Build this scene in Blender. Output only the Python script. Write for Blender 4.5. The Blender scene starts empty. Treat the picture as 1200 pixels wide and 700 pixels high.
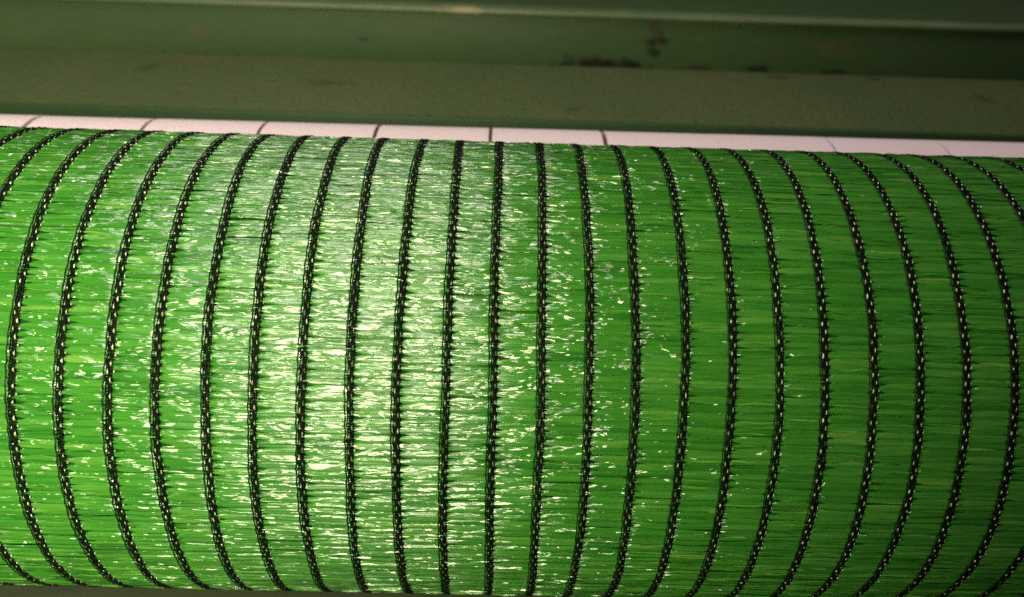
import bpy, math, random
import numpy as np
from mathutils import Vector, Matrix

random.seed(7)
rng = np.random.default_rng(11)
scene = bpy.context.scene
COL = scene.collection

# ------------------------------------------------------------------ camera
R = 0.0888                    # radius of the net roll, axis along X through the origin
D = 0.3625                    # camera to axis
ELEV = math.radians(30.0)     # camera seen from the roll, above the horizontal
cam_loc = Vector((0.0, -D * math.cos(ELEV), D * math.sin(ELEV)))
pitch, yaw, roll = math.radians(-25.72), math.radians(1.15), math.radians(2.1)
fwd = Vector((math.sin(yaw) * math.cos(pitch), math.cos(yaw) * math.cos(pitch), math.sin(pitch)))
right = fwd.cross(Vector((0, 0, 1))).normalized()
up = right.cross(fwd)
r2 = right * math.cos(roll) + up * math.sin(roll)
u2 = up * math.cos(roll) - right * math.sin(roll)
cd = bpy.data.cameras.new("camera")
cam = bpy.data.objects.new("camera", cd)
COL.objects.link(cam)
cam.matrix_world = Matrix(((r2.x, u2.x, -fwd.x, cam_loc.x), (r2.y, u2.y, -fwd.y, cam_loc.y),
                           (r2.z, u2.z, -fwd.z, cam_loc.z), (0, 0, 0, 1)))
cd.sensor_width = 36.0
cd.lens = 36.0 * 1034.0 / 1200.0
cd.clip_start, cd.clip_end = 0.01, 50.0
scene.cycles.use_denoising = False
cd.dof.use_dof = True
cd.dof.focus_distance = 0.283
cd.dof.aperture_fstop = 13.0
scene.camera = cam

# ------------------------------------------------------------------ light
world = bpy.data.worlds.new("World")
scene.world = world
world.use_nodes = True
world.node_tree.nodes["Background"].inputs[0].default_value = (0.85, 0.95, 0.9, 1)
world.node_tree.nodes["Background"].inputs[1].default_value = 0.035


def area(name, loc, target, sx, sy, watts, col, spread=180.0):
    l = bpy.data.lights.new(name, 'AREA')
    l.spread = math.radians(spread)
    l.shape, l.size, l.size_y, l.energy, l.color = 'RECTANGLE', sx, sy, watts, col
    o = bpy.data.objects.new(name, l)
    COL.objects.link(o)
    z = (Vector(loc) - Vector(target)).normalized()
    x = Vector((1, 0, 0))
    x = (x - z * x.dot(z)).normalized()
    y = z.cross(x)
    o.matrix_world = Matrix(((x.x, y.x, z.x, loc[0]), (x.y, y.y, z.y, loc[1]), (x.z, y.z, z.z, loc[2]), (0, 0, 0, 1)))
    return o


# a short bright work lamp above the operator, its right end just left of the camera
area("work_lamp", (-0.130, -0.51, 0.23), (-0.25, 0.0, -0.02), 0.24, 0.34, 2.15, (1.0, 0.94, 0.62), 94.0)
# a larger lamp farther along the machine to the left
area("side_lamp", (-0.75, -0.46, 0.10), (-0.34, 0.0, -0.02), 0.4, 0.25, 0.6, (1.0, 0.90, 0.66), 84.0)
# the hall's warm ceiling lamp, up over the machine
area("ceiling_lamp", (-0.26, 0.10, 1.10), (0.04, 0.10, 0.0), 0.50, 0.8, 8.4, (1.0, 0.84, 0.81))

scene.view_settings.view_transform = 'Standard'
scene.view_settings.look = 'None'
scene.view_settings.exposure = 0.0
scene.view_settings.gamma = 1.0
scene.view_settings.use_curve_mapping = False


# ------------------------------------------------------------------ helpers
def new_obj(name, mesh, parent=None, mat=None):
    o = bpy.data.objects.new(name, mesh)
    COL.objects.link(o)
    if mat is not None and len(o.data.materials) == 0:
        o.data.materials.append(mat)
    if parent is not None:
        o.parent = parent
    return o


def empty(name, loc=(0, 0, 0)):
    o = bpy.data.objects.new(name, None)
    o.empty_display_size = 0.02
    COL.objects.link(o)
    o.location = loc
    return o


def mesh_quads(name, verts, quads, attr=None, smooth=True):
    """fast mesh from numpy arrays of verts (n,3) and quads (m,4)"""
    verts = np.asarray(verts, dtype=np.float32)
    quads = np.asarray(quads, dtype=np.int32)
    me = bpy.data.meshes.new(name)
    me.vertices.add(len(verts))
    me.vertices.foreach_set("co", verts.ravel())
    me.loops.add(quads.size)
    me.loops.foreach_set("vertex_index", quads.ravel())
    me.polygons.add(len(quads))
    me.polygons.foreach_set("loop_start", np.arange(0, quads.size, 4, dtype=np.int32))
    me.polygons.foreach_set("loop_total", np.full(len(quads), 4, dtype=np.int32))
    if attr is not None:
        a = me.attributes.new("tint", 'FLOAT', 'POINT')
        a.data.foreach_set("value", np.asarray(attr, dtype=np.float32))
    me.update(calc_edges=True)
    if smooth:
        me.polygons.foreach_set("use_smooth", np.ones(len(quads), dtype=bool))
    me.validate()
    return me


class N:
    """small node-tree builder"""
    def __init__(self, name):
        self.m = bpy.data.materials.new(name)
        self.m.use_nodes = True
        self.t = self.m.node_tree
        self.b = self.t.nodes["Principled BSDF"]

    def n(self, kind, **kw):
        nd = self.t.nodes.new(kind)
        for k, v in kw.items():
            if k in nd.inputs:
                self.set(nd.inputs[k], v)
            else:
                setattr(nd, k, v)
        return nd

    def set(self, sock, v):
        if isinstance(v, bpy.types.NodeSocket):
            self.t.links.new(v, sock)
        else:
            sock.default_value = v

    def p(self, **kw):
        for k, v in kw.items():
            self.set(self.b.inputs[k.replace('_', ' ')], v)

    def math(self, op, a, b=0.0, clamp=False):
        nd = self.t.nodes.new("ShaderNodeMath")
        nd.operation, nd.use_clamp = op, clamp
        self.set(nd.inputs[0], a)
        self.set(nd.inputs[1], b)
        return nd.outputs[0]

    def ramp(self, fac, stops):
        nd = self.t.nodes.new("ShaderNodeValToRGB")
        el = nd.color_ramp.elements
        while len(el) < len(stops):
            el.new(0.5)
        for e, (pos, c) in zip(el, stops):
            e.position = pos
            e.color = c if len(c) == 4 else (*c, 1)
        self.set(nd.inputs[0], fac)
        return nd.outputs[0]

    def mix(self, fac, a, b, blend='MIX'):
        nd = self.t.nodes.new("ShaderNodeMix")
        nd.data_type, nd.blend_type = 'RGBA', blend
        self.set(nd.inputs[0], fac)
        self.set(nd.inputs[6], a if not isinstance(a, tuple) or len(a) == 4 else (*a, 1))
        self.set(nd.inputs[7], b if not isinstance(b, tuple) or len(b) == 4 else (*b, 1))
        return nd.outputs[2]

    def coords(self, scale=(1, 1, 1)):
        tc = self.t.nodes.new("ShaderNodeTexCoord")
        mp = self.t.nodes.new("ShaderNodeMapping")
        mp.inputs["Scale"].default_value = scale
        self.t.links.new(tc.outputs["Object"], mp.inputs[0])
        return mp.outputs[0]

    def noise(self, scale, vec, detail=3.0, rough=0.5, dist=0.0):
        nd = self.t.nodes.new("ShaderNodeTexNoise")
        self.set(nd.inputs["Vector"], vec)
        nd.inputs["Scale"].default_value = scale
        nd.inputs["Detail"].default_value = detail
        nd.inputs["Roughness"].default_value = rough
        nd.inputs["Distortion"].default_value = dist
        return nd.outputs["Fac"]

    def bump(self, height, dist, strength=1.0, normal=None):
        nd = self.t.nodes.new("ShaderNodeBump")
        nd.inputs["Strength"].default_value = strength
        nd.inputs["Distance"].default_value = dist
        self.set(nd.inputs["Height"], height)
        if normal is not None:
            self.set(nd.inputs["Normal"], normal)
        return nd.outputs[0]


# ------------------------------------------------------------------ materials
def mat_film():
    k = N("green_film")
    at = k.n("ShaderNodeAttribute", attribute_name="tint")
    tint = at.outputs["Fac"]
    streak = k.noise(1.0, k.coords((50, 640, 640)), 3, 0.6)
    v = k.math('ADD', k.math('MULTIPLY', tint, 0.45), k.math('MULTIPLY', streak, 0.55))
    col = k.ramp(v, [(0.24, (0.014, 0.115, 0.008)), (0.46, (0.036, 0.190, 0.016)), (0.58, (0.054, 0.226, 0.024)), (0.76, (0.125, 0.30, 0.045))])
    crinkle = k.noise(1.0, k.coords((80, 320, 320)), 2.0, 0.5, 0.4)
    grain = k.noise(1.0, k.coords((25, 800, 800)), 2.0, 0.5, 0.0)
    cn = k.bump(crinkle, 0.0030)
    nrm = k.bump(grain, 0.00055)
    k.p(Base_Color=col, Roughness=0.29, Normal=nrm, Coat_Weight=1.0, Coat_Roughness=0.07, Coat_Normal=cn)
    # drawn film: scratched lengthwise, so its broad gloss spreads round the roll and stays narrow along it
    tg = k.n("ShaderNodeCombineXYZ", X=1.0, Y=0.0, Z=0.0)
    k.p(Anisotropic=1.0, Anisotropic_Rotation=0.25, Tangent=tg.outputs[0])
    k.b.inputs["Specular IOR Level"].default_value = 0.36
    k.b.inputs["Coat IOR"].default_value = 1.60
    tr = k.n("ShaderNodeBsdfTranslucent", Color=col)
    mx = k.n("ShaderNodeMixShader", Fac=0.14)
    k.t.links.new(k.b.outputs[0], mx.inputs[1])
    k.t.links.new(tr.outputs[0], mx.inputs[2])
    out = [n for n in k.t.nodes if n.type == 'OUTPUT_MATERIAL'][0]
    k.t.links.new(mx.outputs[0], out.inputs[0])
    return k.m


def mat_pinched():
    k = N("film_painted_glint")
    at = k.n("ShaderNodeAttribute", attribute_name="tint")
    ns = k.noise(900.0, k.coords(), 2)
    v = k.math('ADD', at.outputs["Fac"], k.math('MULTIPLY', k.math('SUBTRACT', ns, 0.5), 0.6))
    col = k.ramp(v, [(0.10, (0.07, 0.12, 0.05)), (0.5, (0.30, 0.40, 0.18)), (0.95, (0.62, 0.64, 0.46))])  # pale end of the ramp stands in for glints on the film
    k.p(Base_Color=col, Roughness=0.25, Coat_Weight=0.5, Coat_Roughness=0.12)
    return k.m


def mat_under():
    k = N("shaded_under_film")
    ns = k.noise(1.0, k.coords((60, 700, 700)), 3)
    col = k.ramp(ns, [(0.3, (0.004, 0.022, 0.003)), (0.7, (0.012, 0.065, 0.007))])  # inner wraps darkened: shade in the gaps between tapes put into the colour
    k.p(Base_Color=col, Roughness=0.7)
    k.b.inputs["Specular IOR Level"].default_value = 0.05
    return k.m


def mat_yarn():
    k = N("black_yarn")
    ns = k.noise(1.0, k.coords((2500, 700, 2500)), 2)
    col = k.ramp(ns, [(0.3, (0.0015, 0.002, 0.0015)), (0.75, (0.006, 0.009, 0.006))])
    k.p(Base_Color=col, Roughness=0.42, Normal=k.bump(ns, 0.0001))
    k.b.inputs["Specular IOR Level"].default_value = 0.06
    return k.m


def mat_thread():
    k = N("dark_green_thread")
    ns = k.noise(1500.0, k.coords(), 2)
    col = k.ramp(ns, [(0.3, (0.004, 0.012, 0.004)), (0.75, (0.012, 0.045, 0.012))])
    k.p(Base_Color=col, Roughness=0.35)
    k.b.inputs["Specular IOR Level"].default_value = 0.12
    return k.m


def mat_sleeve():
    k = N("white_sleeve")
    c = k.coords()
    ns = k.noise(900.0, c, 3)
    big = k.noise(18.0, c, 3)
    col = k.mix(big, (0.74, 0.62, 0.64), (0.80, 0.69, 0.71))
    k.p(Base_Color=col, Roughness=0.75, Normal=k.bump(ns, 0.0003))
    return k.m


def mat_dark_core():
    k = N("dark_roller_core")
    ns = k.noise(300.0, k.coords(), 2)
    k.p(Base_Color=k.mix(ns, (0.05, 0.025, 0.020), (0.11, 0.06, 0.045)), Roughness=0.8)
    return k.m


def mat_paint(name, base_a, base_b, stains_glints, dust, rough, dimple):
    """old machine enamel: mottled paint, dust film, rust flecks and grease spots with their own shapes"""
    k = N(name)
    c = k.coords()
    big = k.noise(9.0, c, 4, 0.6)
    col = k.mix(k.ramp(big, [(0.3, (0, 0, 0)), (0.7, (1, 1, 1))]), base_a, base_b)
    dn = k.noise(1.0, k.coords((45, 160, 160)), 5, 0.65)
    col = k.mix(k.math('MULTIPLY', k.ramp(dn, [(0.38, (0, 0, 0)), (0.68, (1, 1, 1))]), dust), col, (0.090, 0.092, 0.038))
    speck = k.noise(260.0, c, 3, 0.6)
    col = k.mix(k.ramp(speck, [(0.66, (0, 0, 0)), (0.74, (0.4, 0.4, 0.4))]), col, (0.03, 0.028, 0.015))
    wob = k.n("ShaderNodeTexNoise", Vector=c)
    wob.inputs["Scale"].default_value = 110.0
    wob.inputs["Detail"].default_value = 3.0
    for (cx, cy, cz, rx, ry, rz, scol, amt) in stains_glints:
        sub = k.n("ShaderNodeVectorMath", operation='SUBTRACT')
        k.set(sub.inputs[0], c)
        sub.inputs[1].default_value = (cx, cy, cz)
        sc = k.n("ShaderNodeVectorMath", operation='DIVIDE')
        k.set(sc.inputs[0], sub.outputs[0])
        sc.inputs[1].default_value = (rx, ry, rz)
        ln = k.n("ShaderNodeVectorMath", operation='LENGTH')
        k.set(ln.inputs[0], sc.outputs[0])
        d = k.math('ADD', ln.outputs["Value"], k.math('MULTIPLY', k.math('SUBTRACT', wob.outputs["Fac"], 0.5), 2.2))
        f = k.ramp(d, [(0.35, (amt, amt, amt)), (1.0, (0, 0, 0))])
        col = k.mix(f, col, scol)
    h = k.noise(500.0, c, 3, 0.6)
    nrm = k.bump(h, 0.0002)
    if dimple:
        vo = k.n("ShaderNodeTexVoronoi", Vector=c)
        vo.inputs["Scale"].default_value = 160.0
        nrm = k.bump(k.ramp(vo.outputs["Distance"], [(0.1, (0, 0, 0)), (0.45, (1, 1, 1))]), dimple, 1.0, nrm)
    k.p(Base_Color=col, Roughness=rough, Normal=nrm)
    k.b.inputs["Specular IOR Level"].default_value = 0.22
    return k.m


FILM, PINCH, UNDER, YARN, THREAD = mat_film(), mat_pinched(), mat_under(), mat_yarn(), mat_thread()
SLEEVE, CORE = mat_sleeve(), mat_dark_core()
GREASE, RUST = (0.006, 0.005, 0.004), (0.16, 0.055, 0.022)


# ------------------------------------------------------------------ structure: bed plate and back beam of the machine
def prism_x(name, prof, x0, x1, mat, parent=None, bevel=0.0):
    """closed (y,z) outline extruded along X, bevelled"""
    import bmesh
    bm = bmesh.new()
    a = [bm.verts.new((x0, y, z)) for y, z in prof]
    b = [bm.verts.new((x1, y, z)) for y, z in prof]
    bm.faces.new(a[::-1])
    bm.faces.new(b)
    n = len(prof)
    for i in range(n):
        bm.faces.new((a[i], a[(i + 1) % n], b[(i + 1) % n], b[i]))
    bmesh.ops.recalc_face_normals(bm, faces=bm.faces)
    if bevel:
        ed = [e for e in bm.edges if abs(e.verts[0].co.x - e.verts[1].co.x) > 1e-6]
        bmesh.ops.bevel(bm, geom=ed, offset=bevel, segments=3, affect='EDGES', profile=0.5)
    me = bpy.data.meshes.new(name)
    bm.to_mesh(me)
    bm.free()
    for p in me.polygons:
        p.use_smooth = True
    o = new_obj(name, me, parent, mat)
    try:
        me.set_sharp_from_angle(angle=math.radians(35))
    except Exception:
        pass
    return o


XB = 0.75
BED_Z = -(R - 0.0004)
bed_mat = mat_paint("bed_enamel", (0.030, 0.042, 0.026), (0.042, 0.052, 0.032), [], 0.25, 0.6, 0.0)
bed = prism_x("machine_bed", [(-0.13, BED_Z - 0.03), (0.98, BED_Z - 0.03), (0.98, BED_Z), (-0.13, BED_Z)], -XB, XB, bed_mat, None, 0.002)
bed["label"] = "dark grey-green steel bed plate under the green net roll"
bed["category"] = "machine bed"

face_stains = [
    (0.122, 0.409, 0.066, 0.012, 0.03, 0.006, GREASE, 0.95), (0.122, 0.409, 0.056, 0.006, 0.03, 0.0045, GREASE, 0.8),
    (0.121, 0.409, 0.076, 0.008, 0.03, 0.010, (0.035, 0.025, 0.012), 0.7),
    (0.076, 0.409, 0.0465, 0.040, 0.03, 0.0070, GREASE, 0.97), (0.105, 0.409, 0.046, 0.016, 0.03, 0.006, GREASE, 0.85),
    (0.158, 0.409, 0.046, 0.016, 0.03, 0.005, (0.03, 0.015, 0.008), 0.6), (0.205, 0.409, 0.0455, 0.012, 0.03, 0.005, GREASE, 0.8), (0.27, 0.409, 0.0455, 0.014, 0.03, 0.004, GREASE, 0.6),
    (-0.110, 0.409, 0.060, 0.009, 0.02, 0.0022, GREASE, 0.5), (-0.242, 0.409, 0.063, 0.008, 0.02, 0.009, (0.10, 0.06, 0.03), 0.35),
    (0.268, 0.409, 0.066, 0.02, 0.02, 0.010, (0.10, 0.075, 0.03), 0.35),
]
ledge_stains = [
    (-0.245, 0.395, 0.0430, 0.018, 0.012, 0.01, RUST, 0.25), (0.165, 0.398, 0.043, 0.012, 0.008, 0.01, RUST, 0.3),
    (0.22, 0.398, 0.043, 0.012, 0.007, 0.01, (0.05, 0.02, 0.01), 0.6), (0.30, 0.40, 0.044, 0.010, 0.006, 0.01, GREASE, 0.6),
    (0.37, 0.36, 0.040, 0.009, 0.012, 0.01, GREASE, 0.4), (-0.13, 0.35, 0.039, 0.03, 0.006, 0.01, GREASE, 0.3),
    (0.05, 0.31, 0.036, 0.008, 0.008, 0.01, GREASE, 0.35), (-0.27, 0.372, 0.041, 0.008, 0.012, 0.01, GREASE, 0.25),
]
beam = empty("machine_beam", (0, 0.44, BED_Z))
beam["label"] = "dark green painted steel beam with pale rounded lip and dusty ledge, behind both rollers"
beam["category"] = "machine beam"
M_FACE = mat_paint("face_enamel", (0.030, 0.070, 0.021), (0.038, 0.080, 0.026), face_stains, 0.25, 0.5, 0.0)
M_LEDGE = mat_paint("ledge_enamel", (0.052, 0.094, 0.032), (0.078, 0.112, 0.042), ledge_stains, 0.5, 0.7, 0.0010)
M_LIP = mat_paint("lip_enamel_highlight", (0.075, 0.125, 0.055), (0.14, 0.185, 0.095), [(-0.035, 0.41, 0.086, 0.02, 0.02, 0.01, (0.50, 0.38, 0.22), 0.45)], 0.3, 0.35, 0.0)  # edge wear plus painted highlight; the warm spot is a painted glint
M_EDGE = mat_paint("edge_enamel", (0.026, 0.070, 0.024), (0.034, 0.082, 0.030), [], 0.15, 0.45, 0.0)
off = lambda prof: [(y - 0.44, z - BED_Z) for y, z in prof]


def beam_part(name, prof, mat, bevel):
    return prism_x(name, off(prof), -XB, XB, mat, beam, bevel)


def shift_mat_fix(o):
    # stains are given in world metres: move the texture space with the empty
    o.matrix_parent_inverse = Matrix.Translation((0, -0.44, -BED_Z - 0.0015))
    for v in o.data.vertices:
        v.co.y += 0.44
        v.co.z += BED_Z


parts = [
    beam_part("front_edge", [(0.282, BED_Z + 0.0018), (0.2875, BED_Z + 0.0018), (0.2875, 0.0310), (0.282, 0.0310)], M_EDGE, 0.0012),
    beam_part("ledge", [(0.2880, BED_Z + 0.0018), (0.415, BED_Z + 0.0018), (0.415, 0.0450), (0.2880, 0.0304)], M_LEDGE, 0.0008),
    beam_part("upright_face", [(0.4085, 0.0440), (0.56, 0.0440), (0.56, 0.0835), (0.4115, 0.0835)], M_FACE, 0.0006),
]
lip_prof = [(0.4105 + 0.0036 * math.cos(a), 0.0838 + 0.0028 * math.sin(a)) for a in np.linspace(math.pi * 0.5, math.pi * 1.5, 9)]
lip_prof += [(0.47, 0.0811), (0.47, 0.0862)]
parts.append(beam_part("rounded_lip", lip_prof, M_LIP, 0.0))
parts.append(beam_part("top_plate", [(0.425, 0.0838), (0.95, 0.0838), (0.95, 0.0905), (0.425, 0.0875)], M_FACE, 0.0006))
for o in parts:
    shift_mat_fix(o)

# ------------------------------------------------------------------ white roller behind the roll
RW = 0.050
phi = math.radians(4.6)
cyw, czw = (R + RW + 0.0012) * math.cos(phi), (R + RW + 0.0012) * math.sin(phi)
roller = empty("white_roller", (0, cyw, czw - 0.0017))
roller.rotation_euler = (0, -0.004, 0)
roller["label"] = "white covered roller with thin dark seams between green net roll and machine beam"
roller["category"] = "roller"


def revolve(name, prof, mat, parent, seg=128, close=True):
    """profile of (x, r) turned about X"""
    n = len(prof)
    th = np.linspace(0, 2 * math.pi, seg, endpoint=False)
    V = []
    for x, r in prof:
        V.append(np.stack([np.full(seg, x), r * np.cos(th), r * np.sin(th)], 1))
    V = np.concatenate(V)
    Q = []
    for i in range(n if close else n - 1):
        j = (i + 1) % n
        for s in range(seg):
            t = (s + 1) % seg
            Q.append((i * seg + s, i * seg + t, j * seg + t, j * seg + s))
    me = mesh_quads(name, V, Q)
    o = new_obj(name, me, parent, mat)
    try:
        me.set_sharp_from_angle(angle=math.radians(40))
    except Exception:
        pass
    return o


revolve("roller_core", [(-0.52, 0.012), (-0.52, 0.018), (-0.45, 0.018), (-0.45, RW - 0.0016), (0.45, RW - 0.0016), (0.45, 0.018), (0.52, 0.018), (0.52, 0.012)], CORE, roller)
pitch_w = 0.0592
x_first = -0.0050
edges = [x_first + i * pitch_w for i in range(-7, 8)]
gaps = {-7: .0022, -6: .0022, -5: .0020, -4: .0022, -3: .0020, -2: .0016, -1: .0019, 0: .0018, 1: .0023, 2: .00012, 3: .0013, 4: .0011, 5: .0012, 6: .0009, 7: .001}
for i in range(-7, 7):
    a = edges[i + 7] + gaps[i] / 2
    b = edges[i + 8] - gaps[i + 1] / 2
    rr = RW + random.uniform(-0.00015, 0.00015)
    revolve("sleeve", [(a, RW - 0.0025), (a, rr - 0.0002), (a + 0.0002, rr), (b - 0.0002, rr), (b, rr - 0.0002), (b, RW - 0.0025)], SLEEVE, roller, 160)

# ------------------------------------------------------------------ the net roll
net = empty("net_roll", (0, 0, BED_Z))
net["label"] = "roll of bright green shade net with black chain-stitched seams"
net["category"] = "net roll"
CAMDIR = math.pi - ELEV                  # direction of the camera round the axis, from +Y
KMAX = 15
PX = 0.01475                             # chain to chain
P = 0.0050                               # one stitch along a chain
DTH = P / R
half_arc = math.radians(102)
ZOFF = -BED_Z                            # children sit at the axis height


def on_roll(x, s, h):
    """x across, s arc length from the camera's direction (positive = up and over), h above the roll"""
    th = CAMDIR - s / R
    r = R + h
    return np.stack([x, r * np.cos(th), r * np.sin(th) + ZOFF], -1)


XE = KMAX * PX + 0.006
body = revolve("under_layers", [(-XE, 0.036), (-XE, R - 0.0004), (XE, R - 0.0004), (XE, 0.036)], UNDER, net, 256)
body.location = (0, 0, ZOFF)
tube = revolve("core_tube", [(-XE - 0.03, 0.030), (-XE - 0.03, 0.0355), (XE + 0.03, 0.0355), (XE + 0.03, 0.030)],
               mat_paint("cardboard", (0.28, 0.19, 0.11), (0.33, 0.23, 0.14), [], 0.1, 0.85, 0.0), net, 64)
tube.location = (0, 0, ZOFF)

smooth = lambda e0, e1, v: (lambda t: t * t * (3 - 2 * t))(np.clip((v - e0) / (e1 - e0), 0, 1))
chain_phase = {k: random.uniform(0, 6.28) for k in range(-KMAX, KMAX + 1)}


def chain_x(k, s):
    """slow wander of a chain"""
    f = chain_phase[k]
    return k * PX + 0.00034 * np.sin(s * 24 + f) + 0.00013 * np.sin(s * 83 + 2.3 * f) + 0.00006 * np.sin(s * 310 + 3.7 * f) + 0.0002 * math.sin(5.1 * f)


# --- film tapes laid across, one mesh for each strip of cloth between two chains
NU, NT = 19, 9
PC = P / 2
NC = int(2 * half_arc * R / PC)
uu = np.linspace(0, 1, NU)[:, None]
tt = np.linspace(-1, 1, NT)[None, :]
quad_local = np.array([(i * NT + j, (i + 1) * NT + j, (i + 1) * NT + j + 1, i * NT + j + 1)
                       for i in range(NU - 1) for j in range(NT - 1)], dtype=np.int32)
NT2 = 4
tt2 = np.linspace(-1, 1, NT2)[None, :]
quad_thin = np.array([(i * NT2 + j, (i + 1) * NT2 + j, (i + 1) * NT2 + j + 1, i * NT2 + j + 1)
                      for i in range(NU - 1) for j in range(NT2 - 1)], dtype=np.int32)


def strip(k):
    V, Q, A = [], [], []
    base = 0
    for j in range(NC):
        s0 = -half_arc * R + (j + 0.5) * PC + rng.normal(0, 0.00012)
        pl, pr = rng.uniform(0.16, 0.50), rng.uniform(0.08, 0.24)
        wl, wr = rng.uniform(0.00065, 0.00098), rng.uniform(0.00075, 0.00105)
        wm = rng.uniform(0.00126, 0.00168)
        g = smooth(0.02, pl, uu) * (1 - smooth(1 - pr, 1, uu))
        w = np.where(uu < 0.5, wl, wr) * (1 - g) + wm * g
        lift = rng.uniform(-0.00014, 0.00026)
        skew = rng.normal(0, 0.00018)
        h = 0.00012 + lift * g + 0.00046 * (1 - tt ** 2) * (1.2 - 0.6 * g)
        h = h - 0.00030 * (np.exp(-uu / 0.10) + np.exp(-(1 - uu) / 0.07)) + 0.00005 * np.sin(math.pi * uu)
        for m in range(1, 5):
            a = rng.normal(0, 0.00010) / (0.6 + 0.4 * m)
            h = h + a * np.cos(m * math.pi * 0.8 * tt + rng.uniform(0, 6.28) + rng.uniform(-2.5, 2.5) * uu)
        h = h + rng.normal(0, 0.000010, (NU, NT)) * g
        h = h - 0.00012 * (np.abs(tt) > 0.99)
        s = s0 + w * tt + skew * (uu - 0.5) + 0.0001 * np.sin(uu * rng.uniform(2, 7) + rng.uniform(0, 6)) + 0 * h
        x = chain_x(k, s) * (1 - uu) + chain_x(k + 1, s) * uu
        V.append(on_roll(x, s, h).reshape(-1, 3))
        Q.append(quad_local + base)
        A.append(np.full(NU * NT, np.clip(rng.normal(0.5, 0.13), 0, 1)))
        base += NU * NT
        # a split-off ribbon of film lying on top
        for _ in range(rng.integers(0, 3)):
            ss = s0 + rng.uniform(-0.0012, 0.0012)
            u0 = rng.uniform(0, 0.35) if rng.random() < 0.5 else 0.0
            u1 = rng.uniform(0.65, 1) if rng.random() < 0.5 else 1.0
            us = u0 + (u1 - u0) * uu
            ww = rng.uniform(0.00010, 0.00034) * np.clip(np.sin(math.pi * np.clip(uu, 0.04, 0.96)) * 2.2, 0.1, 1)
            tw = rng.uniform(-1.2, 1.2) + rng.uniform(-1.5, 1.5) * uu
            sag = 0.00050 + rng.uniform(0, 0.0003) + 0.00015 * np.sin(uu * rng.uniform(3, 9) + rng.uniform(0, 6))
            s = ss + ww * tt2 * np.cos(tw) + rng.normal(0, 0.0004) * (uu - 0.5) + 0.00016 * np.sin(uu * rng.uniform(3, 8) + rng.uniform(0, 6))
            h = sag + ww * tt2 * np.sin(tw)
            x = chain_x(k, s) * (1 - us) + chain_x(k + 1, s) * us
            V.append(on_roll(x, s, h).reshape(-1, 3))
            Q.append(quad_thin + base)
            A.append(np.full(NU * NT2, np.clip(rng.normal(0.62, 0.22), 0, 1)))
            base += NU * NT2
    me = mesh_quads("film_strip", np.concatenate(V), np.concatenate(Q), np.concatenate(A))
    o = new_obj("film_strip", me, net, FILM)
    o["kind"] = "stuff"
    return o


for k in range(-KMAX, KMAX):
    strip(k)


# --- chain stitches
def tube_geo(pts, rad, sides=5, taper=None):
    pts = np.asarray(pts, float)
    n = len(pts)
    T = np.gradient(pts, axis=0)
    T /= np.linalg.norm(T, axis=1)[:, None]
    V, Q = [], []
    for i in range(n):
        ref = np.array([0, 0, 1.0]) if abs(T[i][2]) < 0.9 else np.array([1.0, 0, 0])
        a = np.cross(ref, T[i]); a /= np.linalg.norm(a)
        b = np.cross(T[i], a)
        r = rad * (1 if taper is None else taper[i])
        for q in range(sides):
            an = 2 * math.pi * q / sides
            V.append(pts[i] + r * (math.cos(an) * a + math.sin(an) * b))
    for i in range(n - 1):
        for q in range(sides):
            t = (q + 1) % sides
            Q.append((i * sides + q, i * sides + t, (i + 1) * sides + t, (i + 1) * sides + q))
    return np.array(V), np.array(Q)


MM = 0.001


def stitch_unit(seed):
    """one repeat of the black chain: three lengthwise yarns, rungs, a filled cell and an open cell on each side, two barbs"""
    r_ = random.Random(seed)
    jt = lambda a: r_.uniform(-a, a)
    G = []
    p = 5.0
    L, C0, Rr = -1.38, 0.0, 1.38
    # lengthwise yarns (s from -p/2 to p/2), ends kept fixed so repeats meet
    for x0, amp, ph, rad, h0 in ((L, -0.20, 0.0, 0.29, 0.58), (C0, 0.10, 0.6, 0.33, 0.78), (Rr, 0.20, math.pi, 0.29, 0.58)):
        pts = []
        for i in range(6):
            f = i / 5
            e = 1 if 0 < i < 5 else 0
            pts.append((x0 + amp * math.cos(2 * math.pi * f + ph) + e * jt(0.08), -p / 2 + p * f, h0 + 0.16 * math.cos(4 * math.pi * f + ph) + e * jt(0.05)))
        G.append(tube_geo(pts, rad, 5))
    # rungs and the filled cells
    for sgn, o in ((-1, 0.0), (1, 0.5)):
        xo = 1.38 * sgn
        for f in (0.04, 0.50):
            s = ((f + o) % 1.0 - 0.5) * p
            G.append(tube_geo([(xo * 1.08, s - 0.15 + jt(.1), 0.52), (xo * 0.5, s + jt(.1), 0.90), (0, s + 0.2 + jt(.1), 0.80)], 0.30, 5))
        s = ((0.77 + o) % 1.0 - 0.5) * p
        for q in (-0.62, 0.0, 0.62):
            G.append(tube_geo([(xo * 0.98, s + q - 0.25 + jt(.1), 0.55), (xo * 0.5, s + q + jt(.1), 0.76), (0, s + q + 0.3 + jt(.1), 0.68)], 0.30, 4))
    # barbs on the right, small ones on the left
    for f in (0.02, 0.52):
        s = (f - 0.5) * p
        ln = r_.uniform(2.3, 3.4)
        G.append(tube_geo([(1.2, s, 0.75), (1.9, s + jt(.15), 0.72), (ln, s + jt(.25), 0.42)], 0.34, 5, (1, 0.6, 0.05)))
        if r_.random() < 0.7:
            G.append(tube_geo([(-1.2, s, 0.6), (-r_.uniform(1.9, 2.4), s + jt(.15), 0.40)], 0.30, 4, (1, 0.08)))
    V, Q, b = [], [], 0
    for v, q in G:
        V.append(v * np.array([0.64, 1.0, 0.92]) * MM)
        Q.append(q + b)
        b += len(v)
    return np.concatenate(V), np.concatenate(Q)


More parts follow.
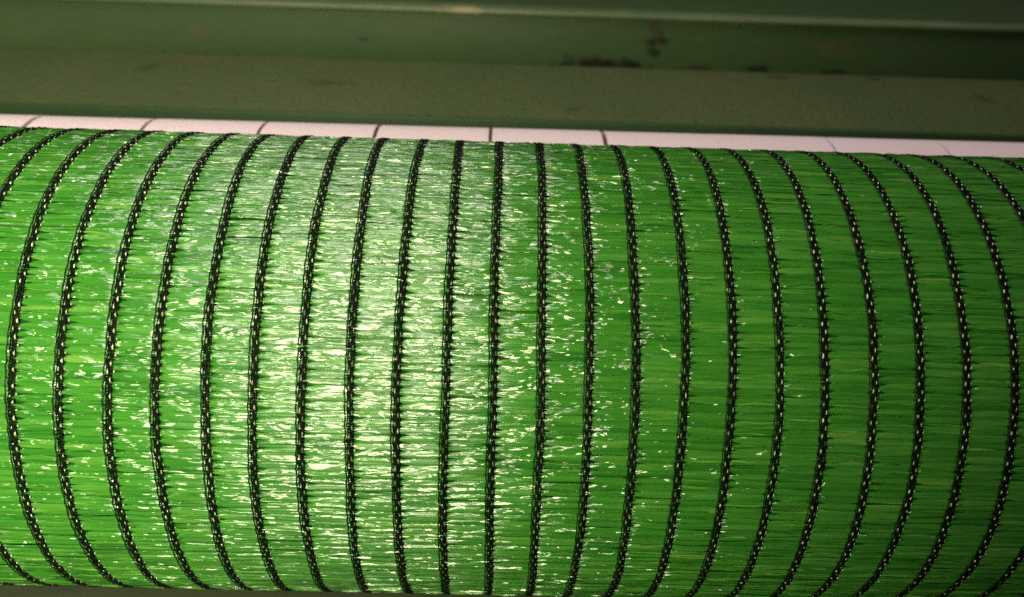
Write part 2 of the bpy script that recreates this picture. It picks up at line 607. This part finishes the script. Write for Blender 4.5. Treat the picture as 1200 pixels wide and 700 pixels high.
units = [stitch_unit(50 + i) for i in range(6)]
unit_mesh = []
for i, (v, q) in enumerate(units):
    me = mesh_quads("stitch", v, q)
    me.materials.append(YARN)
    unit_mesh.append(me)
NS = int(2 * half_arc * R / P)


def dome(x, s, rx, rs, h):
    """little convex bulge of film with painted glint in an open cell"""
    nu, nv = 7, 7
    a = np.linspace(-1, 1, nu)[:, None] + np.zeros((1, nv))
    b = np.linspace(-1, 1, nv)[None, :] + np.zeros((nu, 1))
    # square to disc
    px = a * np.sqrt(1 - b * b / 2)
    ps = b * np.sqrt(1 - a * a / 2)
    hh = h * (1 - 0.9 * (px ** 2 + ps ** 2)) + 0.0001
    q = [(i * nv + j, (i + 1) * nv + j, (i + 1) * nv + j + 1, i * nv + j + 1) for i in range(nu - 1) for j in range(nv - 1)]
    return px * rx + x, ps * rs + s, hh, np.array(q)


for k in range(-KMAX, KMAX + 1):
    chain = empty("stitch_chain", (0, 0, ZOFF))
    chain.parent = net
    phase = rng.uniform(0, 1)
    RV, RQ, rb = [], [], 0
    DV, DQ, db = [], [], 0
    DA = []
    pale = float(smooth(3.0, 9.0, abs(k + 0.5)))  # outer chains get paler bulges: view-dependent glint painted into the tint
    for i in range(NS):
        s = (i - NS / 2 + phase) * P
        u = int(rng.integers(0, len(units)))
        x = float(chain_x(k, np.array(s))) + rng.normal(0, 0.00005)
        slope = float((chain_x(k, np.array(s + P / 2)) - chain_x(k, np.array(s - P / 2))) / P)
        th = CAMDIR - s / R
        sgn = -1 if k <= 15 else 1
        # local frame: x across, y along s, z outwards
        n_ = Vector((0, math.cos(th), math.sin(th)))
        t_ = Vector((0, math.sin(th), -math.cos(th)))
        ex = Vector((1, 0, 0))
        ey = (t_ + ex * (slope + rng.normal(0, 0.03))).normalized() * (1 + rng.normal(0.02, 0.025))
        ex = ex * (1 + rng.normal(0, 0.06))
        loc = Vector((x, R * math.cos(th), R * math.sin(th)))
        near = abs(s) < 6.5 * P and abs(k) <= 11
        if near:
            o = bpy.data.objects.new("stitch", unit_mesh[u])
            COL.objects.link(o)
            o.parent = chain
            o.matrix_local = Matrix(((ex.x, ey.x, n_.x, loc.x), (ex.y, ey.y, n_.y, loc.y), (ex.z, ey.z, n_.z, loc.z), (0, 0, 0, 1)))
        else:
            v, q = units[u]
            w = np.array(loc)[None] + v[:, :1] * np.array(ex)[None] + v[:, 1:2] * np.array(ey)[None] + v[:, 2:] * np.array(n_)[None]
            RV.append(w)
            RQ.append(q + rb)
            rb += len(v)
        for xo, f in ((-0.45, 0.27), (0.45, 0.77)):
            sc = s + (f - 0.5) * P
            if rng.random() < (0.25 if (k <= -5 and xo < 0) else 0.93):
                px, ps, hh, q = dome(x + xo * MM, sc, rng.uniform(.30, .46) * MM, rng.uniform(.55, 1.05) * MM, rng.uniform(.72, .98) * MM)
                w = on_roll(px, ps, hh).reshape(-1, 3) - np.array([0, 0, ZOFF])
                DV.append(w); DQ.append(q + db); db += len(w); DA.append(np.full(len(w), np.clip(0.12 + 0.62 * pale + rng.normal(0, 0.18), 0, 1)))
        # film nub just right of the chain, its glint painted in
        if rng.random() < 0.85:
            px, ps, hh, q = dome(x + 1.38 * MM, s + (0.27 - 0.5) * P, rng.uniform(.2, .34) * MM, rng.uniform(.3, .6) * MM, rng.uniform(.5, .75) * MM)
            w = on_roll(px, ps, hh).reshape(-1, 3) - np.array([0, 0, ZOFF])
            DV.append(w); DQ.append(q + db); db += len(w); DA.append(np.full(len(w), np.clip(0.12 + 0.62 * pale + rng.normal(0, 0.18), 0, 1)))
    # broken filaments that stand off the chain
    for _ in range(14):
        s = rng.uniform(-half_arc * R, half_arc * R) * 0.85
        f = np.linspace(0, 1, 6)
        d = 1 if rng.random() < 0.7 else -1
        xs = float(chain_x(k, np.array(s))) + d * (0.8 + rng.uniform(1.2, 3.6) * f) * MM
        ss = s + (rng.uniform(-2.5, 2.5) * f + rng.uniform(-1.2, 1.2) * f * f) * MM
        hh = (0.7 + rng.uniform(0.2, 1.0) * np.sin(f * 2.4)) * MM
        v, q = tube_geo(on_roll(xs, ss, hh) - np.array([0, 0, ZOFF]), 0.07 * MM, 4, np.linspace(1, 0.5, 6))
        RV.append(v); RQ.append(q + rb); rb += len(v)
    run = new_obj("stitch_run", mesh_quads("stitch_run", np.concatenate(RV), np.concatenate(RQ)), chain, YARN)
    run["kind"] = "stuff"
    nub = new_obj("film_glint_bulge", mesh_quads("film_glint_bulge", np.concatenate(DV), np.concatenate(DQ), np.concatenate(DA)), chain, PINCH)
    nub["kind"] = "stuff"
    # the slack thread that runs beside the chain on its left, tied in once a stitch
    ns = NS * 6
    s = np.linspace(-half_arc * R, half_arc * R, ns)
    ph = s / P * 2 * math.pi
    xs = chain_x(k, s) - (1.58 + 0.12 * np.cos(ph) + 0.10 * np.sin(s * 140 + k)) * MM
    hs = (0.85 + 0.14 * np.sin(ph)) * MM
    pts = on_roll(xs, s, hs) - np.array([0, 0, ZOFF])
    V, Q = tube_geo(pts, 0.21 * MM, 5)
    new_obj("side_thread", mesh_quads("side_thread", V, Q), chain, THREAD)
